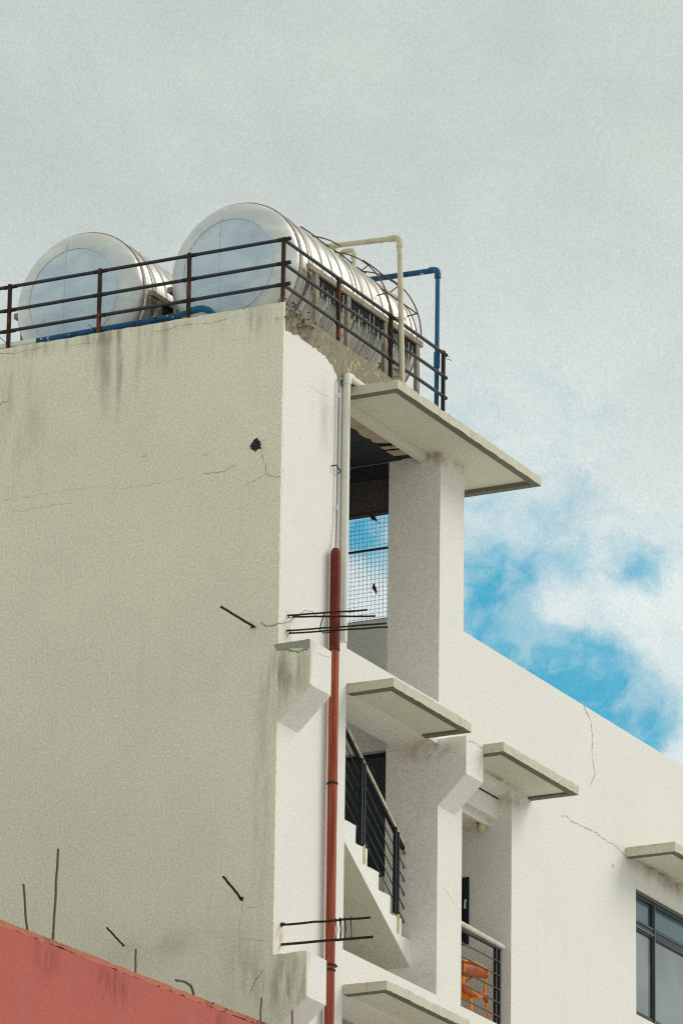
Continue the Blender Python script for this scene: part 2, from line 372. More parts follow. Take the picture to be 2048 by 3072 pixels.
# stepped corbels: on the corner and on the pillar
def corbel(x0, x1, d, zt, zb, zw, parent):
    bm = bmesh.new()
    prism(bm, [(0, zt), (-d, zt), (-d, zb), (0, zw)], 0, x0, x1)
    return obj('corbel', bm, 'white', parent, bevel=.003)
for k in range(4):
    dz = -3.14*k
    a = .36 if k == 0 else .37
    corbel(.03, .46 if k == 0 else .43, a, 18.376 + dz - (.03 if k else 0), 17.915 + dz - (.02 if k else 0), 17.575 + dz, bld)
    corbel(PX, 4.0, .325, 18.345 + dz, 17.93 + dz, 17.62 + dz, bld)
# canopies
def canopy(x0, x1, y0, y1, zb, zt, rec, lip=.10, tilt=0):
    n = 40; bm = bmesh.new()
    # fascia ring + top: outer shell as jittered strip
    def xs(i): return x0 + (x1-x0)*i/n
    top_f = [bm.verts.new((xs(i), y0 + random.uniform(-.004, .007), zt + random.uniform(-.009, .004))) for i in range(n+1)]
    bot_f = [bm.verts.new((xs(i), y0 + random.uniform(-.003, .004), zb + random.uniform(-.002, .006))) for i in range(n+1)]
    top_b = [bm.verts.new((xs(i), y1, zt)) for i in range(n+1)]
    pan_f = [bm.verts.new((xs(i), y0, zb+rec)) for i in range(n+1)]
    for i in range(n):
        bm.faces.new([bot_f[i], bot_f[i+1], top_f[i+1], top_f[i]])
        bm.faces.new([top_f[i], top_f[i+1], top_b[i+1], top_b[i]])
    bb = [bm.verts.new((x0, y1, zb)), bm.verts.new((x1, y1, zb))]
    bm.faces.new([top_f[0], top_b[0], bb[0], bot_f[0]]); bm.faces.new([bot_f[n], bb[1], top_b[n], top_f[n]])
    for v in pan_f: bm.verts.remove(v)
    o = obj('canopy', bm, 'slab', bld)
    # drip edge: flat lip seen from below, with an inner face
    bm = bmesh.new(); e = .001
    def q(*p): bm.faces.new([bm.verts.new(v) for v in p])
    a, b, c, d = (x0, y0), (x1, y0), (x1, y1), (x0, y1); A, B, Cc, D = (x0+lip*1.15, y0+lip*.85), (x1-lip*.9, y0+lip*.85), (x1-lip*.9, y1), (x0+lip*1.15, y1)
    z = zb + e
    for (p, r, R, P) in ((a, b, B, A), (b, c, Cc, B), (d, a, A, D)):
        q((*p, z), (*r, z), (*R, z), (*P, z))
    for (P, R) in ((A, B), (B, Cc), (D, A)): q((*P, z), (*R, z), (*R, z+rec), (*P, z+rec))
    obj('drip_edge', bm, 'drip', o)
    bm = bmesh.new()
    vs = [bm.verts.new((*p, zb+rec)) for p in (A, B, Cc, D)]; bm.faces.new(vs)
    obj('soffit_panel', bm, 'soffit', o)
    return o
canopy(1.495, 4.945, -.545, 5.0, 21.47, 21.572, .05)
canopy(1.495, 3.297, -.530, -.001, 18.268, 18.372, .025)
canopy(1.495, 3.38, -.493, -.001, 15.137, 15.238, .025)
canopy(4.003, 5.862, -.560, -.001, 18.248, 18.351, .025)
canopy(8.304, 12.0, -.600, -.001, 18.225, 18.332, .025)
canopy(4.003, 5.862, -.560, -.001, 15.075, 15.178, .025)
# lintel and broken ceiling inside the top opening
bm = cells([(1.486, PX-.001, .155, .235, 21.425, 21.519)])
obj('lintel', bm, 'soffit', bld, bevel=.003)
bm = bmesh.new()
fr = [(1.49, .236)] + [(3.02, .236)] + [(2.98, .33), (2.93, .42), (2.88, .45)]
back = [(2.88 - i*.09, .45 + random.uniform(-.025, .02)) for i in range(1, 15)] + [(1.49, .44)]
prism(bm, fr + back, 2, 21.47, 21.482)
obj('broken_ceiling_board', bm, 'board', bld)
for (a, b, s) in ((3.10, 3.17, .02), (3.24, 3.40, .03)):
    bm = bmesh.new(); prism(bm, [(a, .236), (b, .236), (b-.03, .44), (a-.06+s, .45)], 2, 21.465, 21.477)
    obj('ceiling_slat', bm, 'board', bld)
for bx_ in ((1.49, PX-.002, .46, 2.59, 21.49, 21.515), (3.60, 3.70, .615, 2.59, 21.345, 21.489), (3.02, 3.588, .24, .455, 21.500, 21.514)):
    obj('shade_ceiling_board', boxes(bx_), 'dark_inner', bld)  # boards added to paint the unlit void above the broken ceiling
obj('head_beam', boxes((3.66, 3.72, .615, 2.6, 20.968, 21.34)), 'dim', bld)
obj('beam_soffit', boxes((3.64, 3.73, .613, 2.6, 20.955, 20.967)), 'dark_inner', bld)  # beam's shaded underside, the darkness put into its colour
# the roof terrace slab under the tanks
obj('roof_slab', boxes((.181, 1.494, .251, 8.9, 21.44, 21.56)), 'roof', bld)
obj('terrace_slab', boxes((1.5, 4.94, 5.01, 8.9, 21.44, 21.56)), 'roof', bld)
# dark doorway off the stairs: leaf and frame set back in the opening
for dz in (0, -3.14):
    d = obj('door', boxes((3.70, 3.74, .64, 1.60, 16.93+dz, 18.27+dz)), 'frame', bld)
    obj('door_frame', cells([(3.68, 3.76, .612, 1.618, 16.928+dz, 18.297+dz)], [(3.6, 3.8, .64, 1.60, 16.9+dz, 18.27+dz)]), 'dark_metal', d)
# stairs
def flight(dz):
    pts = []; x, z = PX - .001, 16.21
    pts = [(PX-.001, 15.93), (PX-.001, 16.212)]
    x, z = 3.385, 16.205
    while x > 1.49:
        pts += [(x, z + random.uniform(-.006, .006)), (x+.004, z + .183)]
        x -= .2645; z += .184
    zt = pts[-1][1]
    pts += [(1.487, zt + random.uniform(-.004, .004)), (1.487, 15.93 + (PX-1.487)*.637)]
    fine = []
    for a, b in zip(pts, pts[1:] + pts[:1]):
        L = math.hypot(a[0]-b[0], a[1]-b[1]); n = max(1, int(L/.05)) if L < .5 else 1
        for i in range(n): fine.append((a[0]+(b[0]-a[0])*i/n + (random.uniform(-.004, .004) if i else 0), a[1]+(b[1]-a[1])*i/n + (random.uniform(-.005, .005) if i else 0) + dz))
    bm = bmesh.new(); prism(bm, fine, 1, .305, 1.45)
    o = obj('stair_flight', bm, 'stair', bld)
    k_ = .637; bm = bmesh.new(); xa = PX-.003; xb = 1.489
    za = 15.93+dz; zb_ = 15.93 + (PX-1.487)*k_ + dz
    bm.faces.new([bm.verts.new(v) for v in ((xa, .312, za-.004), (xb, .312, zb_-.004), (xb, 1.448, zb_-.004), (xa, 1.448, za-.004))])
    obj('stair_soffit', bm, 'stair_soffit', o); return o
for k in range(3): flight(-3.14*k)
# parapet of the stairwell side is part of facade shell; small lips along ledges
obj('ledge_cap', boxes((1.486, PX-.002, .002, .483, 18.7405, 18.746)), 'white', bld)
# windows on the right wall
def window(dz):
    w = obj('window', cells([(8.581, 11.699, .03, .10, 16.491+dz, 17.929+dz)],
        [(8.62, 9.085, 0, .2, 17.60+dz, 17.855+dz), (8.62, 9.085, 0, .2, 16.55+dz, 17.475+dz),
         (9.165, 10.35, 0, .2, 17.60+dz, 17.855+dz), (9.165, 10.35, 0, .2, 16.55+dz, 17.475+dz), (10.43, 11.65, 0, .2, 17.60+dz, 17.855+dz), (10.43, 11.65, 0, .2, 16.55+dz, 17.475+dz)]), 'frame', bld, bevel=.004)
    for bx_ in ((8.60, 9.12, .018, .0295, 17.50+dz, 17.525+dz), (9.118, 9.135, .012, .0295, 16.50+dz, 17.87+dz), (8.60, 9.10, .018, .0295, 17.57+dz, 17.585+dz), (9.14, 11.6, .02, .0295, 17.565+dz, 17.58+dz), (8.59, 11.69, .015, .0295, 17.895+dz, 17.915+dz)): obj('glazing_bead', boxes(bx_), 'framelight', w)
    for a, b in ((8.62, 9.085), (9.165, 10.35), (10.43, 11.65)):
        obj('pane', boxes((a+.001, b-.001, .055, .065, 16.551+dz, 17.474+dz)), 'glass_low', w)
        obj('pane', boxes((a+.001, b-.001, .055, .065, 17.601+dz, 17.854+dz)), 'glass_top', w)
    return w
window(0); window(-3.14)
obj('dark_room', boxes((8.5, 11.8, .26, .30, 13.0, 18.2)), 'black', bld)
# narrow casement on the balcony's side wall
w = obj('window', cells([(5.35, 5.369, .495, 1.02, 16.597, 17.336)], [(5.3, 5.4, .555, .96, 16.66, 17.27)]), 'frame', bld, bevel=.003)
obj('pane', boxes((5.356, 5.364, .556, .959, 16.661, 17.269)), 'glass_dark', w)
bm = tb(bend([(5.35, .525, 17.08), (5.325, .525, 17.08), (5.32, .527, 16.98)], .01), .012, 8)
obj('handle', bm, 'clip', w, smooth=True)
# cracks
K = lambda pts, w=.005, m='crack', j=.010: crack(pts, 'x', w, m, bld, jit=j)
K([(3.131, 20.195), (2.958, 20.19), (2.742, 20.199), (2.548, 20.197), (2.333, 20.191)], .0045, 'faint')
K([(3.4, 20.34), (3.266, 20.333), (2.941, 20.326), (2.66, 20.336), (2.359, 20.332), (2.059, 20.319), (1.801, 20.256), (1.631, 20.257)], .003, 'faint')
K([(1.631, 20.257), (1.44, 20.263), (1.25, 20.262), (1.05, 20.282)], .0035, 'faint')
K([(.893, 20.288), (.746, 20.277), (.641, 20.281), (.517, 20.331)], .006)
K([(.215, 20.40), (.215, 20.355), (.16, 20.182), (.076, 20.132), (.005, 20.132)], .006)
K([(.16, 20.182), (.284, 20.142), (.408, 20.092)], .008, 'faint')
K([(1.618, 20.57), (1.555, 20.58)], .006); K([(.939, 20.461), (.793, 20.508)], .006, 'faint')
K([(3.305, 21.376), (3.274, 21.411), (3.197, 21.403)], .006)
K([(.335, 15.768), (.345, 15.684), (.377, 15.515), (.357, 15.15), (.275, 15.152), (.203, 15.091), (.132, 15.052)], .004, 'faint')
K([(.363, 15.407), (.244, 15.384), (.067, 15.35)], .006, 'faint'); K([(.097, 15.059), (.189, 14.962), (.245, 14.819)], .007)
K([(-.222, 14.868), (-.153, 14.822), (-.284, 14.682), (-.192, 14.585)], .007, 'faint')
K([(.322, 15.713), (.168, 15.697), (.11, 15.734)], .005, 'faint')
K([(-.344, 18.29), (-.231, 18.26), (-.097, 18.304), (.027, 18.32)], .018, 'crack', .012)
K([(2.6, 21.93), (2.2, 21.90), (1.9, 21.93)], .004, 'faint'); K([(1.5, 21.90), (1.2, 21.93), (.9, 21.90), (.5, 21.94)], .004)
K([(3.5, 21.96), (3.1, 21.93), (2.8, 21.95)], .004)
Q = lambda pts, w=.006, m='browncrack', j=.006, off=-.003: crack(pts, 'y', w, m, bld, jit=j, off=off)
Q([(7.19, 19.68), (7.378, 19.556), (7.432, 19.369), (7.411, 19.217), (7.49, 18.973), (7.377, 18.798)], .011, 'browncrack', .010)
Q([(6.592, 18.273), (6.776, 18.301), (6.899, 18.278), (7.085, 18.28), (7.272, 18.299), (7.438, 18.305), (7.648, 18.293), (7.858, 18.282), (8.07, 18.288), (8.283, 18.24)], .007, 'browncrack', .012)
Q([(3.713, 16.779), (3.874, 16.726), (4.036, 16.655), (4.16, 16.611)], .005, 'faint')
Q([(.135, 18.281), (.263, 18.282), (.45, 18.308)], .006, 'faint', .004, -.3635)
Q([(3.648, 18.301), (3.8, 18.316), (3.972, 18.300)], .006, 'browncrack', .004, -.3285)
Q([(.568, 21.289), (.717, 21.275), (.886, 21.289), (1.013, 21.309)], .005, 'faint')
Q([(7.963, 18.062), (7.963, 18.016)], .02, 'browncrack')
bm = bmesh.new(); prism(bm, [(.05, 18.372)] + rough((.05, 18.372), (-.358, 18.378), 14, .005) + [(-.358, 18.378), (-.35, 18.30)] + rough((-.35, 18.29), (.03, 18.315), 14, .012), 0, -.006, -.001)
obj('chipped_band', bm, 'chip', bld)
# broken hole in the gable wall
bm = bmesh.new()
ang = [i*2*PI/22 for i in range(22)]
rr = [random.uniform(.045, .085) for _ in ang]
prism(bm, [(.285 + math.cos(a)*r*.95, 20.50 + math.sin(a)*r) for a, r in zip(ang, rr)], 0, -.005, -.001)
h = obj('broken_hole', bm, 'hole', bld)
bm = bmesh.new()
for i in range(22):
    a = random.uniform(0, 2*PI); r = random.uniform(.06, .10); c = Vector((-.012, .285 + math.cos(a)*r, 20.50 + math.sin(a)*r)); s = random.uniform(.008, .022)
    vs = [bm.verts.new(c + Vector((random.uniform(-.01, .01), random.uniform(-s, s), random.uniform(-s, s)))) for _ in range(4)]
    for f in ((0,1,2),(0,2,3),(0,3,1),(1,3,2)): bm.faces.new([vs[q] for q in f])
obj('chipped_rim', bm, 'gable', h)['kind'] = 'stuff'
# stubs cast in the gable near the corner
bm = bmesh.new()
for i in range(8):
    c = Vector((-.012, .07 + random.uniform(-.03, .03), 21.83 + random.uniform(-.03, .03))); s = .022
    vs = [bm.verts.new(c + Vector([random.uniform(-s, s) for _ in range(3)])) for _ in range(4)]
    for f in ((0,1,2),(0,2,3),(0,3,1),(1,3,2)): bm.faces.new([vs[q] for q in f])
obj('broken_chips', bm, 'gable', bld)['kind'] = 'stuff'

# ------------------------------------------------------------------ roof railing
rl = thing('roof_railing', 'dark three-bar steel railing with rusty posts around the roof corner', 'railing')
zs = (22.69, 22.43, 22.20)
for z in zs:
    z1 = z - .015
    obj('rail', tb([(.03, 7, z+.005), (.03, .03, z)], .019), 'rail', rl, smooth=True)
    obj('rail', tb([(.045, .03, z), (3.70, .03, z1)], .019), 'rail', rl, smooth=True)
def post(x, y, z0, z1=22.72):
    p = obj('post', boxes((x-.018, x+.018, y-.018, y+.018, z0, z1)), 'post', rl, bevel=.003)
    for z in zs:
        bm = tb([(x-.05, y, z-.012), (x+.07, y, z-.018)], .0215, 10) if x > .1 else tb([(x, y-.08, z), (x, y+.07, z)], .0215, 10)
        obj('weld_collar', bm, 'post', p)
for y in (1.12, 2.17, 3.245, 4.3, 5.4, 6.5): post(.03, y, 21.99)
post(.03, .03, 21.99, 22.71)
for x, zb in ((1.255, 21.972), (2.45, 21.972), (3.70, 21.574)): post(x, .03, zb, 22.70)
for (a, b) in (((3.70, .03, 22.62), (3.76, -.04, 22.60)), ((3.70, .03, 22.64), (3.78, .0, 22.66)), ((3.70, .03, 21.66), (3.78, -.03, 21.65)), ((.03, 3.25, 22.05), (-.02, 3.33, 22.14)), ((.03, 2.2, 22.04), (-.02, 2.26, 22.10)), ((2.45, 0, 21.99), (2.5, -.05, 22.0))): obj('wire_stub', tb([a, b], .0035, 6), 'rebar', rl)

# ------------------------------------------------------------------ water tanks
def lathe_x(prof, cx, cy, cz, seg=72):
    bm = bmesh.new(); rings = []
    for (x, r) in prof:
        if r < 1e-5: rings.append([bm.verts.new((cx+x, cy, cz))])
        else: rings.append([bm.verts.new((cx+x, cy+r*math.cos(2*PI*k/seg), cz+r*math.sin(2*PI*k/seg))) for k in range(seg)])
    for a, b in zip(rings, rings[1:]):
        for k in range(seg):
            if len(a) == 1: bm.faces.new([a[0], b[(k+1)%seg], b[k]])
            elif len(b) == 1: bm.faces.new([a[k], a[(k+1)%seg], b[0]])
            else: bm.faces.new([a[k], a[(k+1)%seg], b[(k+1)%seg], b[k]])
    return bm
def tank(x0, cy, cz, R, L, label):
    t = thing('water_tank', label, 'water tank', 'stainless water tanks on the roof')
    k = R/.747
    cap = [(-.185, 0), (-.183, .2), (-.176, .38), (-.164, .52), (-.156, .535), (-.138, .60), (-.105, .665), (-.06, .715), (-.025, .74), (0, .747)]
    obj('end_cap', lathe_x([(x, r*k) for x, r in cap], x0, cy, cz), 'cap', t, smooth=True, angle=60)
    obj('end_cap', lathe_x([(L - x, r*k) for x, r in cap], x0, cy, cz), 'cap', t, smooth=True, angle=60)
    prof = [(0, R)]; x = .02; i = 0
    while x < L - .06:
        amp = .007 if i % 4 else .013
        prof += [(x, R-.004), (x+.020, R-.004), (x+.027, R+amp-.004), (x+.036, R+amp-.004), (x+.043, R-.004)]
        x += .058; i += 1
    prof += [(L, R)]
    b = obj('shell', lathe_x(prof, x0, cy, cz, 96), 'tank', t, smooth=True, angle=50)
    ts = [k2*2*PI/64 for k2 in range(65)]
    for xx in (.0, .20, 1.30, 2.12, L):
        obj('seam_ring', tb([(x0+xx, cy+(R+.004)*math.cos(a), cz+(R+.004)*math.sin(a)) for a in ts], .0055, 6), 'seam', t)
    obj('weld_ring', tb([(x0-.1655, cy+.525*k*math.cos(a), cz+.525*k*math.sin(a)) for a in ts], .0035, 6), 'weld', t)
    bm = bmesh.new()
    pp = [(x0-.128 + .9*max(0, abs(z)-.38)**2*.6, cy+.10, cz+z*k) for z in [-.62+.062*i for i in range(21)]]
    def capx(r):
        for (xa, ra), (xb, rb) in zip(cap, cap[1:]):
            if ra <= r <= rb: return xa + (xb-xa)*(r-ra)/(rb-ra)
        return 0
    pp = [(x0 + capx(math.hypot(.1, z)) - .002, cy+.10, cz+z*k) for z in [-.70+.07*i for i in range(21)]]
    tube(bm, pp, .006, 6)
    obj('weld_line', bm, 'weld', t)
    # lifted straps / zig-zag cable on top
    bm = bmesh.new(); a0 = math.radians(112)
    pts = [(x0 + .45 + i*.16, cy + (R+.02)*math.cos(a0 + (.09 if i % 2 else -.02)), cz + (R+.02)*math.sin(a0 + (.09 if i % 2 else -.02))) for i in range(9)]
    tube(bm, pts, .005, 5)
    obj('cable', bm, 'rebar', t)
    return t
tank(.75, .968, 22.742, .747, 2.70, 'right-hand horizontal stainless water tank behind the roof corner')
tank(.75, 2.811, 22.71, .755, 2.70, 'left-hand horizontal stainless water tank, partly hidden by its neighbour')

# supporting frames
def stand(cy, bot, label):
    s = thing('tank_stand', label, 'stand', 'stands under the water tanks')
    yf = cy - .81
    for x in (.98, 1.70, 2.56, 3.32):
        obj('leg', boxes((x-.035, x+.035, yf-.02, yf+.02, 21.575, 22.66)), 'timber', s, bevel=.003)
        obj('leg', boxes((x-.035, x+.035, cy+.80, cy+.84, 21.575, 22.66)), 'timber', s, bevel=.003)
    obj('side_beam', boxes((.80, 3.42, yf-.027, yf+.02, 22.661, 22.72)), 'timber', s, bevel=.003)
    obj('side_beam', boxes((.80, 3.42, cy+.79, cy+.84, 22.661, 22.72)), 'timber', s, bevel=.003)
    for x in (.98, 1.70, 2.56, 3.32):
        obj('cross_beam', boxes((x-.04, x+.04, yf+.021, cy+.799, 21.82, 21.93)), 'timber', s, bevel=.003)
    obj('lower_beam', boxes((.9, 3.4, yf-.022, yf+.018, 21.74, 21.78)), 'dark_metal', s)
    for a, b in ((.98, 1.5), (1.70, 1.3), (2.56, 2.1), (1.75, 2.2), (2.6, 3.0)):
        bm = tb([(a, yf+.04, 21.62), (b, yf+.2, 22.08)], .018, 6); obj('brace', bm, 'timber', s)
    obj('gap_shade_strip', boxes((1.0, 3.36, yf+.002, yf+.012, 22.52, 22.659)), 'black', s)  # black strip added to paint the shade in the gap below the beam
    if cy < 2:
        for i in range(26):
            x = 1.04 + i*.09 + random.uniform(-.02, .02); h_ = random.uniform(.05, .14)
            obj('metal_strip', boxes((x-.007, x+.007, yf-.008, yf-.004, 22.50 - random.uniform(0, .12), 22.50 + h_)), 'clip', s)
    return s
stand(.968, 0, 'grey weathered frame carrying the right-hand water tank behind the railing')
stand(2.811, 0, 'grey weathered frame under the left-hand water tank, mostly hidden')
# torn scraps lying under the near tank
bm = bmesh.new()
for i in range(170):
    x = min(2.4, .12 + abs(random.gauss(0, .9))); c = Vector((x, random.uniform(.07, .20), 21.985 + abs(random.gauss(0, .09))))
    s = random.uniform(.008, .026); d = Vector([random.uniform(-1, 1) for _ in range(3)]).normalized(); e = d.cross(Vector((.3, .8, .1))).normalized()
    vs = [bm.verts.new(c + d*s*a + e*s*b*.35) for a, b in ((-1, -1), (1, -1), (1, 1), (-1, 1))]; bm.faces.new(vs)
tag(obj('scrap_heap', bm, 'debris'), 'torn metal scraps and rubble on the bare concrete edge below the near water tank', 'scrap', kind='stuff')

# guard hoops around the near tank
hp = thing('hoop_cage', 'thin rusty wire cage arching over the far end of the near tank', 'cage')
cy, cz = .968, 22.742
for x, R, a0, a1 in ((2.05, .84, 60, 130), (2.6, .85, 55, 182), (3.30, .87, 60, 182)):
    pts = [(x + .0*i, cy + R*math.cos(math.radians(a0 + (a1-a0)*i/40)) , cz + R*math.sin(math.radians(a0 + (a1-a0)*i/40))) for i in range(41)]
    obj('hoop', tb(pts, .008, 6), 'hoop', hp)
for a in (103, 134, 162):
    R = .86; y = cy + R*math.cos(math.radians(a)); z = cz + R*math.sin(math.radians(a))
    obj('tie_bar', tb(wobble((1.8 if a == 103 else 2.45, y, z), (3.31, y, z), 6, .006), .007, 6), 'rebar', hp)
for x in (2.6, 3.30):
    for a in (103, 134, 162):
        p = [(x, cy + R*math.cos(math.radians(a)), cz + R*math.sin(math.radians(a))) for R in (.755, .87)]
        obj('spacer', tb([(p[0][0]-.05, p[0][1], p[0][2]), p[1]], .007, 6), 'hoop', hp)

# ------------------------------------------------------------------ pipes
def pipe(pts, r, mat, parent, rad=.04, name='pipe_run'):
    return obj(name, tb(bend(pts, rad) if len(pts) > 2 else pts, r, 14), mat, parent, smooth=True)
def collar(p, d, r, l, mat, parent, name='collar'):
    p = Vector(p); d = Vector(d).normalized()
    return obj(name, tb([p - d*l/2, p - d*l/2.01, p + d*l/2], [r*.9, r, r], 14), mat, parent, smooth=True)
bp = thing('vent_pipe', 'beige pipe rising in front of the railing and bending back over the tank', 'pipe')
pipe([(2.575, -.06, 21.574), (2.455, -.06, 23.545), (2.47, .90, 23.60), (2.47, .92, 23.40)], .029, 'beigepipe', bp, .05)
collar((2.46, -.06, 23.47), (0, 0, 1), .037, .05, 'beigepipe', bp); collar((2.457, .03, 23.552), (0, 1, 0), .037, .05, 'beigepipe', bp); collar((2.458, .16, 23.556), (0, 1, 0), .034, .03, 'beigepipe', bp)
collar((2.465, .72, 23.585), (0, 1, 0), .035, .05, 'beigepipe', bp)
obj('elbow', tb(bend([(2.461, -.06, 23.44), (2.455, -.06, 23.545), (2.456, .06, 23.553)], .06), .036, 14), 'beigepipe', bp, smooth=True)
obj('wire_tie', tb([(2.54, -.09, 22.66), (2.44, .0, 22.66), (2.50, .03, 22.655), (2.56, -.06, 22.665)], .004, 5), 'rebar', bp)
obj('wire_tie', tb([(2.60, -.10, 22.07), (2.46, .0, 22.09), (2.56, -.01, 22.07)], .005, 5), 'rebar', bp)
b2 = thing('tank_inlet_pipe', 'short beige pipe standing on top of the near water tank', 'pipe')
pipe([(3.0, .76, 23.33), (3.0, .76, 23.73), (3.0, .90, 23.74), (3.0, .93, 23.5)], .028, 'beigepipe', b2, .04)
collar((3.0, .76, 23.66), (0, 0, 1), .036, .04, 'beigepipe', b2); collar((3.0, .76, 23.47), (0, 0, 1), .036, .05, 'beigepipe', b2)
pipe([(3.0, .76, 23.50), (2.85, .76, 23.49), (2.10, .76, 23.46)], .028, 'beigepipe', b2, .03)
collar((2.93, .76, 23.495), (1, 0, 0), .035, .06, 'beigepipe', b2)
bl = thing('blue_riser_pipe', 'upright blue pipe with a chipped blue arm behind the last railing post', 'pipe')
pipe([(3.68, .10, 21.574), (3.69, .10, 23.60)], .025, 'bluepipe2', bl, name='riser')
pipe([(3.69, .10, 23.58), (3.69, .10, 23.635), (3.69, 1.4, 23.67), (3.69, 1.45, 21.574)], .031, 'bluepipe', bl, .04, 'arm')
obj('elbow', tb(bend([(3.69, .10, 23.54), (3.69, .10, 23.637), (3.69, .20, 23.645)], .045), .035, 14), 'bluepipe', bl, smooth=True)
collar((3.685, .10, 22.60), (0, 0, 1), .034, .17, 'bluepipe2', bl)
gp_ = thing('parapet_pipe', 'blue and white pipe lying along the top edge of the grey gable wall', 'pipe')
pipe([(.07, 3.0, 22.055), (.07, 1.30, 22.07), (.07, 1.02, 22.10)], .031, 'bluepipe', gp_, .1, 'blue_length')
pipe([(.07, 1.14, 22.10), (.07, .98, 22.11), (.13, .90, 22.08), (.2, .88, 22.0)], .036, 'bluepipe2', gp_, .05, 'elbow')
pipe([(.07, 7.0, 22.05), (.07, 2.92, 22.055)], .033, 'whitepipe', gp_, name='white_length')
collar((.07, 1.55, 22.068), (0, 1, 0), .041, .08, 'bluepipe', gp_); collar((.07, 2.24, 22.06), (0, 1, 0), .038, .03, 'bluepipe', gp_)

dp = thing('drainpipe', 'thick red-brown drainpipe with rounded top running down the white corner strip', 'drainpipe')
pts = [(1.066, -.075, 0), (1.058, -.075, 18.6), (1.062, -.075, 19.60)]
obj('lower_length', tb([(1.075, -.075, 0), (1.067, -.075, 18.62)], .049, 24), 'redpipe', dp, smooth=True)
obj('upper_length', tb([(1.066, -.075, 18.62), (1.066, -.075, 19.62), (1.066, -.075, 19.655), (1.066, -.075, 19.675), (1.066, -.075, 19.682)], [.053, .053, .046, .03, .006], 24), 'redpipe_top', dp, smooth=True)
for z in (18.60, 17.20, 15.28): collar((1.066, -.075, z), (0, 0, 1), .057, .018, 'post', dp)
obj('wire_clamp', tb([(.98, 0, 15.33), (1.0, -.11, 15.33), (1.06, -.14, 15.33), (1.13, -.12, 15.33), (1.16, 0, 15.32)], .009, 6), 'rebar', dp)
wp = thing('white_pipe', 'white pipe bending off the top canopy and down the edge of the stairwell', 'pipe')
pipe([(1.32, -.045, 18.76), (1.32, -.045, 21.625), (1.95, -.045, 21.615)], .039, 'whitepipe', wp, .06)
obj('elbow', tb(bend([(1.32, -.045, 21.53), (1.32, -.045, 21.627), (1.42, -.045, 21.624)], .05), .047, 14), 'whitepipe', wp, smooth=True)
collar((1.32, -.045, 20.52), (0, 0, 1), .043, .012, 'whitepipe', wp)
cp = thing('conduit', 'thin grey conduit running from the white pipe down into the red drainpipe', 'conduit')
pipe([(1.30, -.02, 21.575), (1.175, -.03, 21.565), (1.165, -.03, 20.0), (1.075, -.075, 19.66)][:3] + [(1.115, -.05, 19.69)], .010, 'conduit', cp, .04)
for z in (21.36, 20.15): collar((1.167, -.03, z), (0, 0, 1), .015, .05, 'clip', cp)
obj('clamp', tb([(1.09, 0, 20.58), (1.10, -.05, 20.585), (1.20, -.05, 20.55), (1.23, 0, 20.53)], .007, 6), 'rebar', cp)

# ------------------------------------------------------------------ steel bars sticking out of the walls
def rod(a, b, r, label, group, mat='rebar', k=.003, extra=None):
    a_, b_ = Vector(a), Vector(b); d = (b_-a_).normalized()
    t = thing('steel_rod', label, 'steel rod', group); t.location = a
    bm = tb([p - a_ for p in wobble(a, b, 8, k)], r, 8); obj('bar', bm, mat, t)
    bm = bmesh.new()
    for i in range(1):
        s = r*2.6; c = Vector((0, 0, 0)) + d*.012
        vs = [bm.verts.new(c + Vector([random.uniform(-s, s) for _ in range(3)])) for _ in range(4)]
        for f in ((0,1,2),(0,2,3),(0,3,1),(1,3,2)): bm.faces.new([vs[q] for q in f])
    obj('rusty_root', bm, 'hole' if abs(a[0]) < .01 else 'post', t)
    return t
G1 = 'steel rods sticking out of the white corner strip'
rod((.189, 0, 18.724), (.189, -.891, 18.665), .010, 'topmost rod of the four crossing the red pipe high up, shortest of them', G1)
rod((.298, 0, 18.741), (.298, -.925, 18.627), .010, 'second rod from the top of the four crossing the upper red pipe', G1)
rod((.177, 0, 18.561), (.177, -1.11, 18.492), .0095, 'third rod from the top of the four crossing the upper red pipe', G1)
rod((.232, 0, 18.55), (.232, -1.096, 18.472), .0095, 'lowest rod of the four crossing the upper red pipe', G1)
rod((.151, 0, 15.537), (.151, -.986, 15.509), .012, 'upper rod of the pair crossing the red pipe beside the staircase', G1)
rod((.175, 0, 15.345), (.175, -1.003, 15.318), .014, 'lower rod of the pair crossing the red pipe beside the staircase', G1)
G2 = 'steel rods sticking out of the grey gable wall'
rod((0, .271, 18.585), (-.697, .271, 18.595), .013, 'long dark rod jutting from the grey wall level with the white strip bottom', G2)
rod((0, .359, 15.803), (-.38, .359, 15.937), .012, 'short dark rod slanting from the grey wall low down near the white strip', G2)
rod((0, 1.67, 15.467), (-.344, 1.67, 15.571), .009, 'thin short rod slanting from the grey wall just above the red wall', G2)
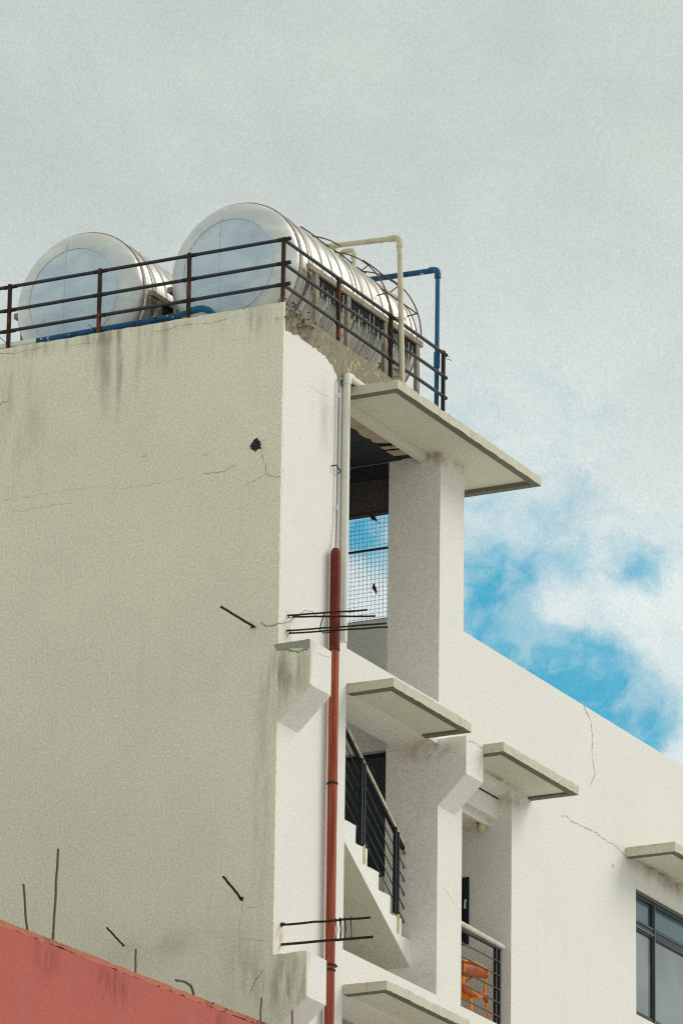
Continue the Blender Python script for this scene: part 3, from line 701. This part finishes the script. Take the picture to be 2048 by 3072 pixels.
# wire stirrups hanging on the rods
st = thing('wire_stirrup', 'bent wire loop hooked over the four upper rods left of the red pipe', 'wire loop')
obj('loop', tb([(.2, -.415, 18.71), (.2, -.38, 18.62), (.2, -.36, 18.53), (.2, -.40, 18.49), (.21, -.52, 18.49), (.22, -.56, 18.56), (.22, -.57, 18.66), (.22, -.56, 18.70)], .006, 6), 'rebar', st)
st = thing('wire_stirrup', 'bundle of wire loops tying the lower pair of rods beside the red pipe', 'wire loop')
for y, w in ((-.60, .0), (-.655, .0), (-.70, .02)):
    obj('loop', tb([(.16, y, 15.545), (.17, y-.01, 15.43), (.17, y, 15.315), (.17, y-.05-w, 15.32), (.17, y-.05-w, 15.44), (.16, y-.045-w, 15.545)], .0055, 6), 'rebar', st)
lw = thing('loose_wire', 'thin loose wire curling from the upper rods onto the grey wall', 'wire')
obj('strand', tb([(-.004, .19, 18.62), (-.006, .14, 18.575), (-.006, .06, 18.57), (-.02, 0, 18.58), (.05, -.02, 18.60), (.2, -.03, 18.66), (.25, -.05, 18.72), (.28, -.15, 18.78), (.3, -.22, 18.77), (.3, -.26, 18.72)], .0028, 5), 'post', lw)

# ------------------------------------------------------------------ mesh screen and birds
ms = thing('wire_mesh_screen', 'rusty wire mesh with a dark rail closing the top of the stairwell', 'wire mesh')
bm = bmesh.new(); x = 3.597
y = .62
while y < 2.58:
    tube(bm, [(x, y, 19.752), (x, y, 21.34)], .0022, 4, False); y += .0485
z = 19.775
while z < 21.33:
    tube(bm, [(x, .612, z), (x, 2.59, z)], .0022, 4, False); z += .0475
obj('wires', bm, 'mesh', ms)
obj('rail', boxes((3.604, 3.625, .612, 2.59, 20.529, 20.551)), 'dark_metal', ms)
obj('bottom_strip', boxes((3.594, 3.62, .612, 2.59, 19.7505, 19.757)), 'dark_metal', ms)
def bird(c, yaw, tilt, s, label):
    b = thing('bird', label, 'bird', 'small birds on the wire mesh'); b.location = c; b.rotation_euler = (0, tilt, yaw); b.scale = (s, s, s)
    # body axis along local x (head +x)
    bm = tb([(-.060, 0, .0), (-.045, 0, .0), (-.02, 0, .002), (.01, 0, .0), (.032, 0, .004), (.045, 0, .008)], [.006, .014, .023, .025, .018, .011], 12)
    obj('body', bm, 'bird', b, smooth=True)
    bm = tb([(.034, 0, .008), (.042, 0, .012), (.054, 0, .014), (.064, 0, .012), (.068, 0, .010)], [.006, .013, .0155, .010, .004], 10); obj('head', bm, 'bird', b, smooth=True)
    bm = tb([(.064, 0, .011), (.08, 0, .008)], [.004, .0008], 6); obj('beak', bm, 'bird', b)
    bm = bmesh.new(); prism(bm, [(-.05, -.008), (-.05, .008), (-.115, .012), (-.118, 0), (-.115, -.012)], 2, -.003, .002); obj('tail', bm, 'bird', b)
    for sgn in (-1, 1):
        bm = bmesh.new(); prism(bm, [(.025, .004), (.01, .014), (-.04, .006), (-.075, -.004), (-.03, -.010), (.012, -.010)], 1, sgn*.021, sgn*.026); obj('wing', bm, 'bird', b)
        bm = tb([(.0, sgn*.008, -.018), (.004, sgn*.008, -.036), (.014, sgn*.008, -.04)], .002, 5); obj('leg', bm, 'bird', b)
bird((3.58, .79, 20.888), math.radians(90), math.radians(-42), .95, 'small dark bird clinging diagonally to the mesh just under the beam')
bird((3.58, .765, 20.10), math.radians(65), math.radians(-62), .75, 'small dark bird sitting upright low on the mesh')

# ------------------------------------------------------------------ stair railing
sr = thing('stair_railing', 'black stair railing with twin posts and olive handrail descending to the pillar', 'railing')
yy = .352; sl = -.682
hz = lambda x: 17.182 + (3.555 - x)*(-sl)
obj('handrail', tb([(1.49, yy, hz(1.49)), (3.54, yy, hz(3.54)), (3.565, yy, hz(3.565)), (3.585, yy, hz(3.585))], [.028, .028, .027, .014], 16), 'olive', sr, smooth=True)
bm = bmesh.new()
prism(bm, [(1.49, hz(1.49)-.026), (1.49, hz(1.49)-.060), (3.50, hz(3.50)-.060), (3.50, hz(3.50)-.026)], 1, yy-.02, yy+.02); obj('under_bar', bm, 'dark_metal', sr)
for k in range(6):
    z_end = 17.155 - .146*k
    f = lambda x: z_end + (PX - x)*.70
    obj('bar', tb([(1.49, .385, f(1.49)), (3.46, .385, f(3.46)), (3.575, .383, z_end+.005), (3.591, .383, z_end-.02)], [.006, .006, .008, .009], 8), 'bar', sr)
for x in (1.66, 2.44, 3.225):
    for dx in (.01, .068):
        b_ = 16.42 if x > 3 else 16.42 + (3.225-x)*.695
        p = obj('post', boxes((x+dx-.016, x+dx+.016, .292 if dx else .325, .330 if dx else .36, b_, hz(x+dx)-.065)), 'dark_metal', sr, bevel=.003)
    obj('post_base', boxes((x+.06, x+.10, .298, .304, b_-.2, b_)), 'yellow', sr)

# ------------------------------------------------------------------ balcony railing, chair and lamp
br = thing('balcony_railing', 'black balcony railing with thick cream handrail in front of the orange chair', 'railing')
yb = .07
obj('handrail', tb([(4.17, yb, 16.53), (5.20, yb, 16.508), (5.28, yb, 16.505), (5.31, yb, 16.503), (5.325, yb, 16.502)], [.032, .032, .032, .027, .012], 18), 'cream', br, smooth=True)
obj('under_bar', boxes((4.17, 5.25, yb-.018, yb+.018, 16.452, 16.472)), 'dark_metal', br)
obj('post', boxes((5.115, 5.150, yb-.017, yb+.017, 15.612, 16.451)), 'dark_metal', br, bevel=.002)
obj('post', boxes((5.205, 5.240, yb-.017, yb+.017, 15.612, 16.451)), 'dark_metal', br, bevel=.002)
for z in (16.311, 16.163, 16.012, 15.868, 15.719):
    obj('bar', tb([(4.17, .043, z), (5.17, .043, z)], .008, 8), 'bar', br)

ch = thing('plastic_chair', 'orange plastic armchair standing behind the balcony railing', 'chair')
fz = 15.611; zs_ = fz + .30; zt_ = fz + .60
legs = [((4.72, .15), (4.74, .17)), ((5.14, .135), (5.04, .17)), ((4.68, .50), (4.72, .46)), ((5.10, .50), (5.04, .46))]
for (bx, by), (tx, ty) in legs[:1]:
    obj('leg', tb([(bx, by, fz), (tx, ty, zs_)], [.014, .021], 10), 'orange', ch, smooth=True)
obj('leg', tb([(5.14, .135, fz), (5.06, .15, zs_-.02), (5.04, .15, zs_+.05), (5.035, .14, zt_-.12), (5.05, .13, zt_-.04)], [.011, .017, .018, .013, .017], 10), 'orange', ch, smooth=True)
for (bx, by), (tx, ty) in legs[2:]:
    obj('leg', tb([(bx, by, fz), (tx, ty, zs_)], [.014, .021], 10), 'orange', ch, smooth=True)
obj('leg', tb([(4.50, .14, zs_), (4.49, .13, zt_-.08)], [.02, .02], 10), 'orange', ch, smooth=True)['label'] = 'upright carrying the hidden end of the backrest'
# seat: saddle plate
bm = bmesh.new(); N = 12; grid = []
for i in range(N+1):
    row = []
    for j in range(N+1):
        u = i/N*2-1; v = j/N*2-1
        xx = 4.79 + u*.29*(1-.06*v*v); yy2 = .33 + v*.20*(1-.08*u*u)
        row.append(bm.verts.new((xx, yy2, zs_ + .035*abs(u)**2.2 - .03*(1-u*u) + .03*max(0, -v)**2)))
    grid.append(row)
for i in range(N):
    for j in range(N): bm.faces.new([grid[i][j], grid[i+1][j], grid[i+1][j+1], grid[i][j+1]])
s_ = obj('seat', bm, 'orange', ch, smooth=True); md = s_.modifiers.new('t', 'SOLIDIFY'); md.thickness = .022
# seat apron arching between legs
def band(fn, n, name, th=.016):
    bm = bmesh.new(); pr = None
    for i in range(n+1):
        (x, y, z0, z1) = fn(i/n); a = bm.verts.new((x, y, z0)); b = bm.verts.new((x, y, z1))
        if pr: bm.faces.new([pr[0], a, b, pr[1]])
        pr = (a, b)
    o = obj(name, bm, 'orange_shade', ch, smooth=True); md = o.modifiers.new('t', 'SOLIDIFY'); md.thickness = th
    obj('rim', tb([(fn(i/n)[0], fn(i/n)[1]-.004, fn(i/n)[3]) for i in range(n+1)], .011, 8), 'orange', o, smooth=True)
    return o
band(lambda t: (4.48 + .58*t, .135 + .012*math.sin(PI*t), zs_ - .075 + .05*math.sin(PI*min(1, max(0, (t-.45)/.55)))**1.5 + .02*t, zs_ + .03 - .055*math.sin(PI*min(1, max(0, (t-.35)/.65))) ), 24, 'seat_apron')
band(lambda t: (4.46 + .60*t, .12 - .03*math.sin(PI*t), zt_ - .20 + .11*t**1.5, zt_ - .035 + .02*t + .012*math.sin(PI*t)), 24, 'backrest')
obj('armrest', tb([(5.05, .13, zt_-.03), (5.10, .2, zt_-.01), (5.13, .30, zt_-.02), (5.12, .42, zt_-.09), (5.06, .46, zs_)], [.012, .013, .012, .012, .012], 10), 'orange', ch, smooth=True)
obj('top_tip', tb([(5.03, .125, zt_-.03), (5.09, .11, zt_+.005), (5.13, .11, zt_+.03)], [.022, .014, .003], 8), 'orange', ch, smooth=True)

lp = thing('ceiling_lamp', 'small yellowed dome lamp under the balcony ceiling', 'lamp')
obj('base', tb([(5.24, .30, 17.888), (5.24, .30, 17.865)], [.045, .042], 20), 'dark_metal', lp, smooth=True)
obj('globe', tb([(5.24, .30, 17.865), (5.24, .30, 17.85), (5.24, .30, 17.82), (5.24, .30, 17.795), (5.24, .30, 17.775), (5.24, .30, 17.765)], [.036, .046, .046, .036, .02, .004], 20), 'lamp', lp, smooth=True)

# ------------------------------------------------------------------ red neighbouring building
rd = thing('red_building', 'neighbouring red painted building with a stained orange wall top', 'building')
rz = lambda x: 14.117 + .0301*(x + 5.948)
bm = bmesh.new(); prism(bm, [(-12, 0), (-.04, 0), (-.04, rz(-.04)-.05), (-12, rz(-12)-.05)], 1, -.45, -.25)
obj('front_wall', bm, 'red', rd)
obj('side_wall', boxes((-12, -11.8, -.249, 9, 0, 13.7), (-12, -.04, 8.8, 9, 0, 13.7)[:6]), 'red', rd)
obj('flat_roof', boxes((-11.79, -.04, -.249, 8.79, 13.2, 13.4)), 'roof', rd)
bm = bmesh.new(); n = 150; ft = []; fb = []; bt = []
for i in range(n+1):
    x = -12 + 11.96*i/n
    ft.append(bm.verts.new((x, -.452 + random.uniform(-.003, .003), rz(x) + random.uniform(-.005, .003))))
    fb.append(bm.verts.new((x, -.4515 + random.uniform(-.001, .001), rz(x) - .05 + random.uniform(-.016, .012))))
    bt.append(bm.verts.new((x, -.245, rz(x))))
for i in range(n):
    bm.faces.new([fb[i], fb[i+1], ft[i+1], ft[i]]); bm.faces.new([ft[i], ft[i+1], bt[i+1], bt[i]])
obj('wall_top', bm, 'coping', rd)
bm = bmesh.new()
for (x, s) in ((-2.12, .035), (-2.05, .03), (-1.75, .02), (-1.5, .02), (-4.8, .015), (-5.05, .015)):
    for q in range(2):
        bm = bmesh.new()
        c = Vector((x + random.uniform(-.04, .04), -.458, rz(x) - .015 + random.uniform(-.01, .01)))
        vs = [bm.verts.new(c + Vector((random.uniform(-s, s), random.uniform(-.01, .01), random.uniform(-s, s)*.7))) for _ in range(4)]
        for f in ((0,1,2),(0,2,3),(0,3,1),(1,3,2)): bm.faces.new([vs[w] for w in f])
        obj('dark_chip', bm, 'hole', rd)
G3 = 'thin rods standing on the red wall'
def up_rod(a, b, r, label):
    t = thing('standing_rod', label, 'steel rod', G3); t.location = a
    obj('bar', tb([p - Vector(a) for p in wobble(a, b, 6, .004)], r, 8), 'pale_rod', t)
up_rod((-5.28, -.35, 14.10), (-5.388, -.35, 14.58), .011, 'leftmost rod on the red wall, leaning slightly left')
up_rod((-4.843, -.35, 14.12), (-4.796, -.35, 15.049), .012, 'tallest rod standing on the red wall')
up_rod((-3.32, -.35, 14.17), (-3.329, -.35, 14.461), .010, 'short rod on the red wall under the thin slanting rod')
up_rod((-.896, -.35, 14.24), (-.869, -.35, 14.546), .009, 'short rod on the red wall nearest the white corner strip')
up_rod((-.25, -.35, 14.26), (-.235, -.35, 14.56), .009, 'rod at the far right end of the red wall, by the corbel')
t = thing('standing_rod', 'grey rod bent into a hook over the red wall', 'steel rod', G3)
obj('bar', tb(bend([(-2.218, -.35, 14.20), (-2.218, -.35, 14.30), (-2.27, -.35, 14.352), (-2.40, -.35, 14.362), (-2.559, -.35, 14.337)], .03), .013, 8), 'pale_rod', t, smooth=True)

# ------------------------------------------------------------------ ground
bm = bmesh.new(); vs = [bm.verts.new(p) for p in ((-900, -900, 0), (900, -900, 0), (900, 900, 0), (-900, 900, 0))]; bm.faces.new(vs)
C['ground'] = plaster('street_concrete', (.56, .545, .49), dirt=(.4, .4, .34), grain=.2, big=.3)
tag(obj('ground', bm, 'ground'), None, None, kind='structure')['label'] = 'pale concrete ground far below the buildings'

# ------------------------------------------------------------------ sky and sun
SUN = Vector((.50, -.62, .60)).normalized()
w = bpy.data.worlds.new('World'); scene.world = w; w.use_nodes = True
t = NT(w.node_tree); bg = w.node_tree.nodes['Background']
sky = t.n.new('ShaderNodeTexSky'); sky.sky_type = 'NISHITA'; sky.sun_disc = False
sky.sun_elevation = math.asin(SUN.z); sky.sun_rotation = math.atan2(SUN.x, SUN.y)
tc = t.n.new('ShaderNodeTexCoord'); d = tc.outputs['Generated']
n1 = t.noise(d, 26, 6, .6, .3); n2 = t.noise(d, 9, 5, .6); n3 = t.noise(d, 2.2, 4, .55); gr = t.noise(d, 2600, 0)
z = t.sep(d)[2]
cloud = t.mix(t.rng(z, .275, .385), (6.8, 7.7, 7.8), (5.35, 5.95, 5.65))
cloud = t.mix(t.rng(t.add(t.mul(n1, .5), t.mul(n2, .5)), .38, .64), cloud, t.vec('MULTIPLY', cloud, (1.16, 1.13, 1.12)))
white = t.mul(t.blob(d, (.8745, .3905, .2975), .05), t.rng(n1, .35, .6))
cloud = t.mix(t.mul(white, .7), cloud, (8.2, 8.9, 8.6))
SKYB = [((0.85827, 0.41401, 0.30325), 0.01135, 0.55), ((0.85912, 0.41825, 0.29491), 0.01286, 0.65), ((0.86493, 0.41005, 0.2894), 0.01589, 0.75), ((0.87168, 0.3991, 0.28441), 0.01891, 0.85), ((0.87784, 0.38982, 0.27827), 0.01437, 0.6), ((0.86721, 0.39062, 0.30881), 0.00756, 0.5), ((0.84424, 0.43346, 0.31523), 0.01286, 0.9), ((0.86054, 0.40802, 0.30494), 0.05749, 0.66), ((0.85417, 0.40826, 0.32205), 0.04236, 0.12), ((0.86217, 0.40621, 0.30273), 0.00832, -0.38), ((0.87175, 0.38698, 0.30049), 0.01437, -0.35), ((0.87998, 0.38698, 0.27547), 0.00832, -0.7), ((0.86719, 0.39957, 0.2972), 0.00832, -0.12)]
def warp(vec, sc, amp, det):
    n = t.n.new('ShaderNodeTexNoise'); t.put(n.inputs['Vector'], vec); n.inputs['Scale'].default_value = sc; n.inputs['Detail'].default_value = det
    return t.vec('ADD', vec, t.vec('MULTIPLY', t.vec('SUBTRACT', n.outputs['Color'], (.5, .5, .5)), (amp, amp, amp)))
dw = warp(warp(d, 50, .012, 3), 160, .005, 7)
tot = None
for c, r_, a in SKYB:
    v = t.mul(t.blob(dw, c, r_), a); tot = v if tot is None else t.add(tot, v)
# a few broad blue breaks elsewhere in the overcast
for c, r_, a in (((-.86, .42, .34), .50, 1.0), ((-.6, -.6, .5), .4, .5), ((.2, -.95, .35), .35, .45), ((-.2, .9, .5), .4, .4)):
    tot = t.add(tot, t.mul(t.mul(t.blob(d, c, r_), a), t.rng(n3, .30, .55)))
n4 = t.noise(t.vec('MULTIPLY', dw, (1, 1, 1.5)), 48, 9, .70, .5)
n5 = t.noise(t.vec('MULTIPLY', dw, (1, 1, 1.5)), 22, 8, .6, .3)
fb = t.add(t.mul(n4, 1.0), t.math('SUBTRACT', t.mul(n5, .2), .15))
tot = t.rng(t.add(fb, t.mul(tot, .62)), .60, 1.22, 0, 1)
tot = t.mul(tot, t.rng(t.noise(t.vec('MULTIPLY', dw, (1, 1, 1.3)), 70, 7, .62, .1), .34, .58, .60, 1.05))
blue = t.vec('MULTIPLY', sky.outputs[0], (.35, 1.9, 1.75))
blue = t.mix(.75, blue, t.mix(t.rng(n4, .35, .65), (.62, 3.45, 5.5), (1.4, 4.3, 5.9)))
colr = t.mix(tot, cloud, blue)
colr = t.vec('MULTIPLY', colr, _comb(t, t.rng(gr,   .2, .8, .93, 1.07, False)))
t.put(bg.inputs[0], colr); bg.inputs[1].default_value = .10

L = bpy.data.lights.new('sun', 'SUN'); L.energy = 1.5; L.angle = math.radians(34); L.color = (1, .96, .88)
lo = bpy.data.objects.new('sun', L); COL.objects.link(lo); lo.rotation_euler = SUN.to_track_quat('Z', 'Y').to_euler(); lo.location = (20, -30, 60)

# ------------------------------------------------------------------ camera
R_ = Vector((0.45618366, -0.88978995, 0.01305002)); U_ = Vector((-0.28781265, -0.1336494, 0.9483152)); F_ = Vector((0.84205721, 0.43636186, 0.31706148))
cam = bpy.data.cameras.new('camera'); co = bpy.data.objects.new('camera', cam); COL.objects.link(co)
M = Matrix((R_, U_, -F_)).transposed().to_4x4(); M.translation = Vector((-47.95575152, -25.5381791, 1.6))
co.matrix_world = M
cam.sensor_fit = 'VERTICAL'; cam.sensor_height = 36; cam.lens = 17185.365/3072*36
cam.clip_start = 1; cam.clip_end = 4000
scene.camera = co
scene.view_settings.view_transform = 'Standard'; scene.view_settings.look = 'None'; scene.view_settings.exposure = 0
scene.cycles.use_denoising = False; scene.cycles.filter_width = 1.2
scene.cycles.max_bounces = 8; scene.cycles.diffuse_bounces = 5
